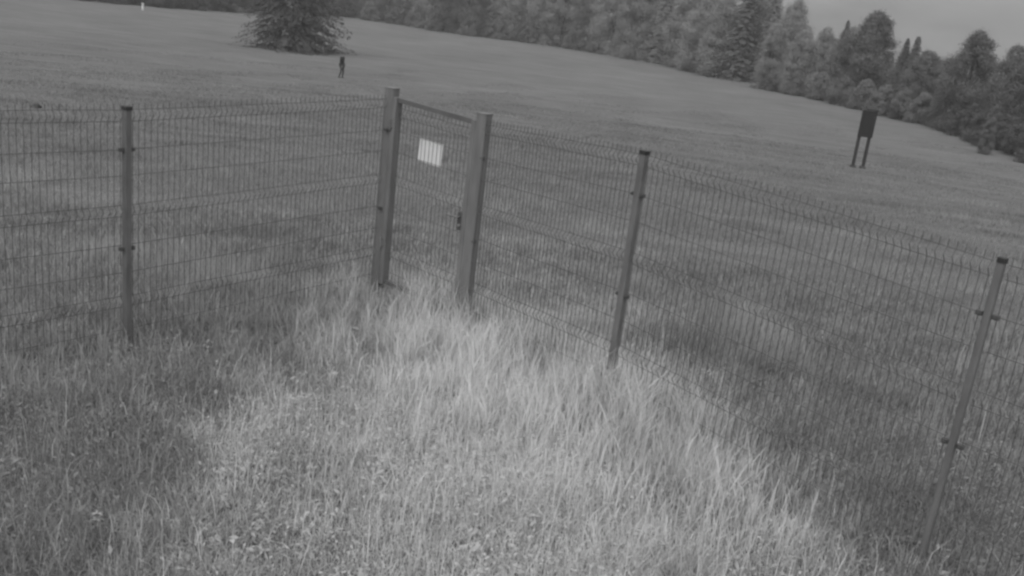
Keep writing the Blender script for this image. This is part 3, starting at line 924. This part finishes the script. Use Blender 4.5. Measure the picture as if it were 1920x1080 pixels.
# ------------------------------------------------------------------ person far out in the field
def make_person():
    px, py = -14.1, 69.8
    root = tag(empty('person', (px, py, float(tz(px, py)) - .03), 1.25), 'person in dark jacket walking through the open field', 'person')
    root.scale = (.92, .92, 1.05)
    verts = {'pelvis': (0, 0, .95), 'waist': (0, .0, 1.08), 'chest': (0, .015, 1.30), 'neck': (0, .01, 1.47), 'headb': (0, -.01, 1.54), 'head': (0, -.02, 1.66), 'crown': (0, -.005, 1.74),
             'lhip': (.095, 0, .90), 'lknee': (.10, -.10, .50), 'lank': (.095, -.02, .09), 'ltoe': (.10, -.17, .04),
             'rhip': (-.095, 0, .90), 'rknee': (-.10, .0, .49), 'rank': (-.095, .16, .10), 'rtoe': (-.10, .02, .04),
             'lsh': (.185, .01, 1.41), 'lel': (.245, .05, 1.13), 'lwr': (.235, -.05, .89), 'lpalm': (.23, -.075, .82),
             'rsh': (-.185, .01, 1.41), 'rel': (-.245, .02, 1.13), 'rwr': (-.24, -.10, .90), 'rpalm': (-.235, -.13, .83)}
    rad = {'pelvis': .155, 'waist': .135, 'chest': .165, 'neck': .058, 'headb': .075, 'head': .095, 'crown': .07, 'lhip': .095, 'rhip': .095, 'lknee': .062, 'rknee': .062, 'lank': .043, 'rank': .043,
           'ltoe': .035, 'rtoe': .035, 'lsh': .07, 'rsh': .07, 'lel': .046, 'rel': .046, 'lwr': .03, 'rwr': .03, 'lpalm': .036, 'rpalm': .036}
    edges = [('pelvis', 'waist'), ('waist', 'chest'), ('chest', 'neck'), ('neck', 'headb'), ('headb', 'head'), ('head', 'crown'), ('pelvis', 'lhip'), ('lhip', 'lknee'), ('lknee', 'lank'), ('lank', 'ltoe'),
             ('pelvis', 'rhip'), ('rhip', 'rknee'), ('rknee', 'rank'), ('rank', 'rtoe'), ('chest', 'lsh'), ('lsh', 'lel'), ('lel', 'lwr'), ('lwr', 'lpalm'), ('chest', 'rsh'), ('rsh', 'rel'), ('rel', 'rwr'), ('rwr', 'rpalm')]
    def skin(name, keys, extra, mat, parent, grow=0.0, rootk='pelvis'):
        vv = {k: verts[k] for k in keys}; rr = {k: rad[k] + grow for k in keys}
        ee = [e for e in edges if e[0] in vv and e[1] in vv]
        for k, (p, r_, to) in extra.items():
            vv[k] = p; rr[k] = r_; ee.append((to, k))
        names = list(vv)
        me = bpy.data.meshes.new(name)
        me.from_pydata([vv[k] for k in names], [(names.index(a), names.index(b)) for a, b in ee], [])
        o = link_mesh(name, me, mat, parent)
        md = o.modifiers.new('skin', 'SKIN')
        for i, k in enumerate(names):
            s = me.skin_vertices[0].data[i]
            s.radius = (rr[k], rr[k]); s.use_root = (k == rootk)
        o.modifiers.new('sub', 'SUBSURF').levels = 1
        o.modifiers['sub'].render_levels = 2
        return o
    fing = {}
    for sd, sx in (('l', 1), ('r', -1)):
        b = Vector(verts[sd + 'palm'])
        for i, (dy, ln) in enumerate(((-.03, .075), (-.01, .085), (.012, .08), (.032, .062))):
            m_ = b + Vector((0, dy, -.045)); e_ = b + Vector((-sx * .015, dy - .01, -.045 - ln))
            fing[f'{sd}f{i}a'] = (tuple(m_), .010, sd + 'palm'); fing[f'{sd}f{i}b'] = (tuple(e_), .008, f'{sd}f{i}a')
        fing[sd + 'ta'] = (tuple(b + Vector((-sx * .01, -.045, -.005))), .011, sd + 'palm'); fing[sd + 'tb'] = (tuple(b + Vector((-sx * .015, -.065, -.05))), .009, sd + 'ta')
    body = skin('body', list(verts), fing, M['skin'], root)
    skin('jacket', ['pelvis', 'waist', 'chest', 'lsh', 'lel', 'lwr', 'rsh', 'rel', 'rwr'], {}, M['jacket'], body, .024)
    skin('trousers', ['pelvis', 'lhip', 'lknee', 'lank', 'rhip', 'rknee', 'rank'], {}, M['trousers'], body, .016)
    for s in ('l', 'r'):
        a_, t_ = Vector(verts[s + 'ank']), Vector(verts[s + 'toe'])
        MB().tube([a_ + Vector((0, .05, -.03)), a_ + Vector((0, -.02, -.03)), t_ + Vector((0, .04, .0)), t_ + Vector((0, -.06, -.01))], [.05, .06, .05, .03], 10).build('shoe', M['shoe'], body, True)
    hd = Vector(verts['head'])
    mb = MB()
    for i in range(3):
        mb.tube([hd + Vector((0, .06 - .05 * i, -.04 + .03 * i)), hd + Vector((0, .05 - .04 * i, .10 - .012 * i))], [.085, .06], 12)
    mb.build('hair', M['hair'], body, True)
    MB().tube([hd + Vector((0, -.10, .005)), hd + Vector((0, -.122, -.03))], [.010, .014], 8).build('nose', M['skin'], body, True)
    for sx in (-1, 1):
        MB().tube([hd + Vector((sx * .035, -.09, .015)), hd + Vector((sx * .035, -.098, .015))], .011, 8).build('eye', M['hair'], body, True)
        MB().tube([hd + Vector((sx * .092, 0, .02)), hd + Vector((sx * .096, .01, -.035))], [.02, .015], 8).build('ear', M['skin'], body, True)
    MB().tube([hd + Vector((-.025, -.093, -.065)), hd + Vector((.025, -.093, -.065))], .007, 6).build('mouth', M['hair'], body, True)
make_person()

# ------------------------------------------------------------------ thin evening haze
def make_haze():
    hm, t, out = base_mat('haze')
    pv = t.nodes.new('ShaderNodeVolumePrincipled')
    pv.inputs['Color'].default_value = grey(.9)
    pv.inputs['Density'].default_value = HAZE
    pv.inputs['Anisotropy'].default_value = 0.1
    t.links.new(pv.outputs[0], out.inputs['Volume'])
    o = MB().box((0, 100, 6.5), (420, 330, 25)).build('haze', hm)
    tag(o, 'thin grey evening haze over the field', 'haze', kind='stuff')
HAZE = .0009
make_haze()
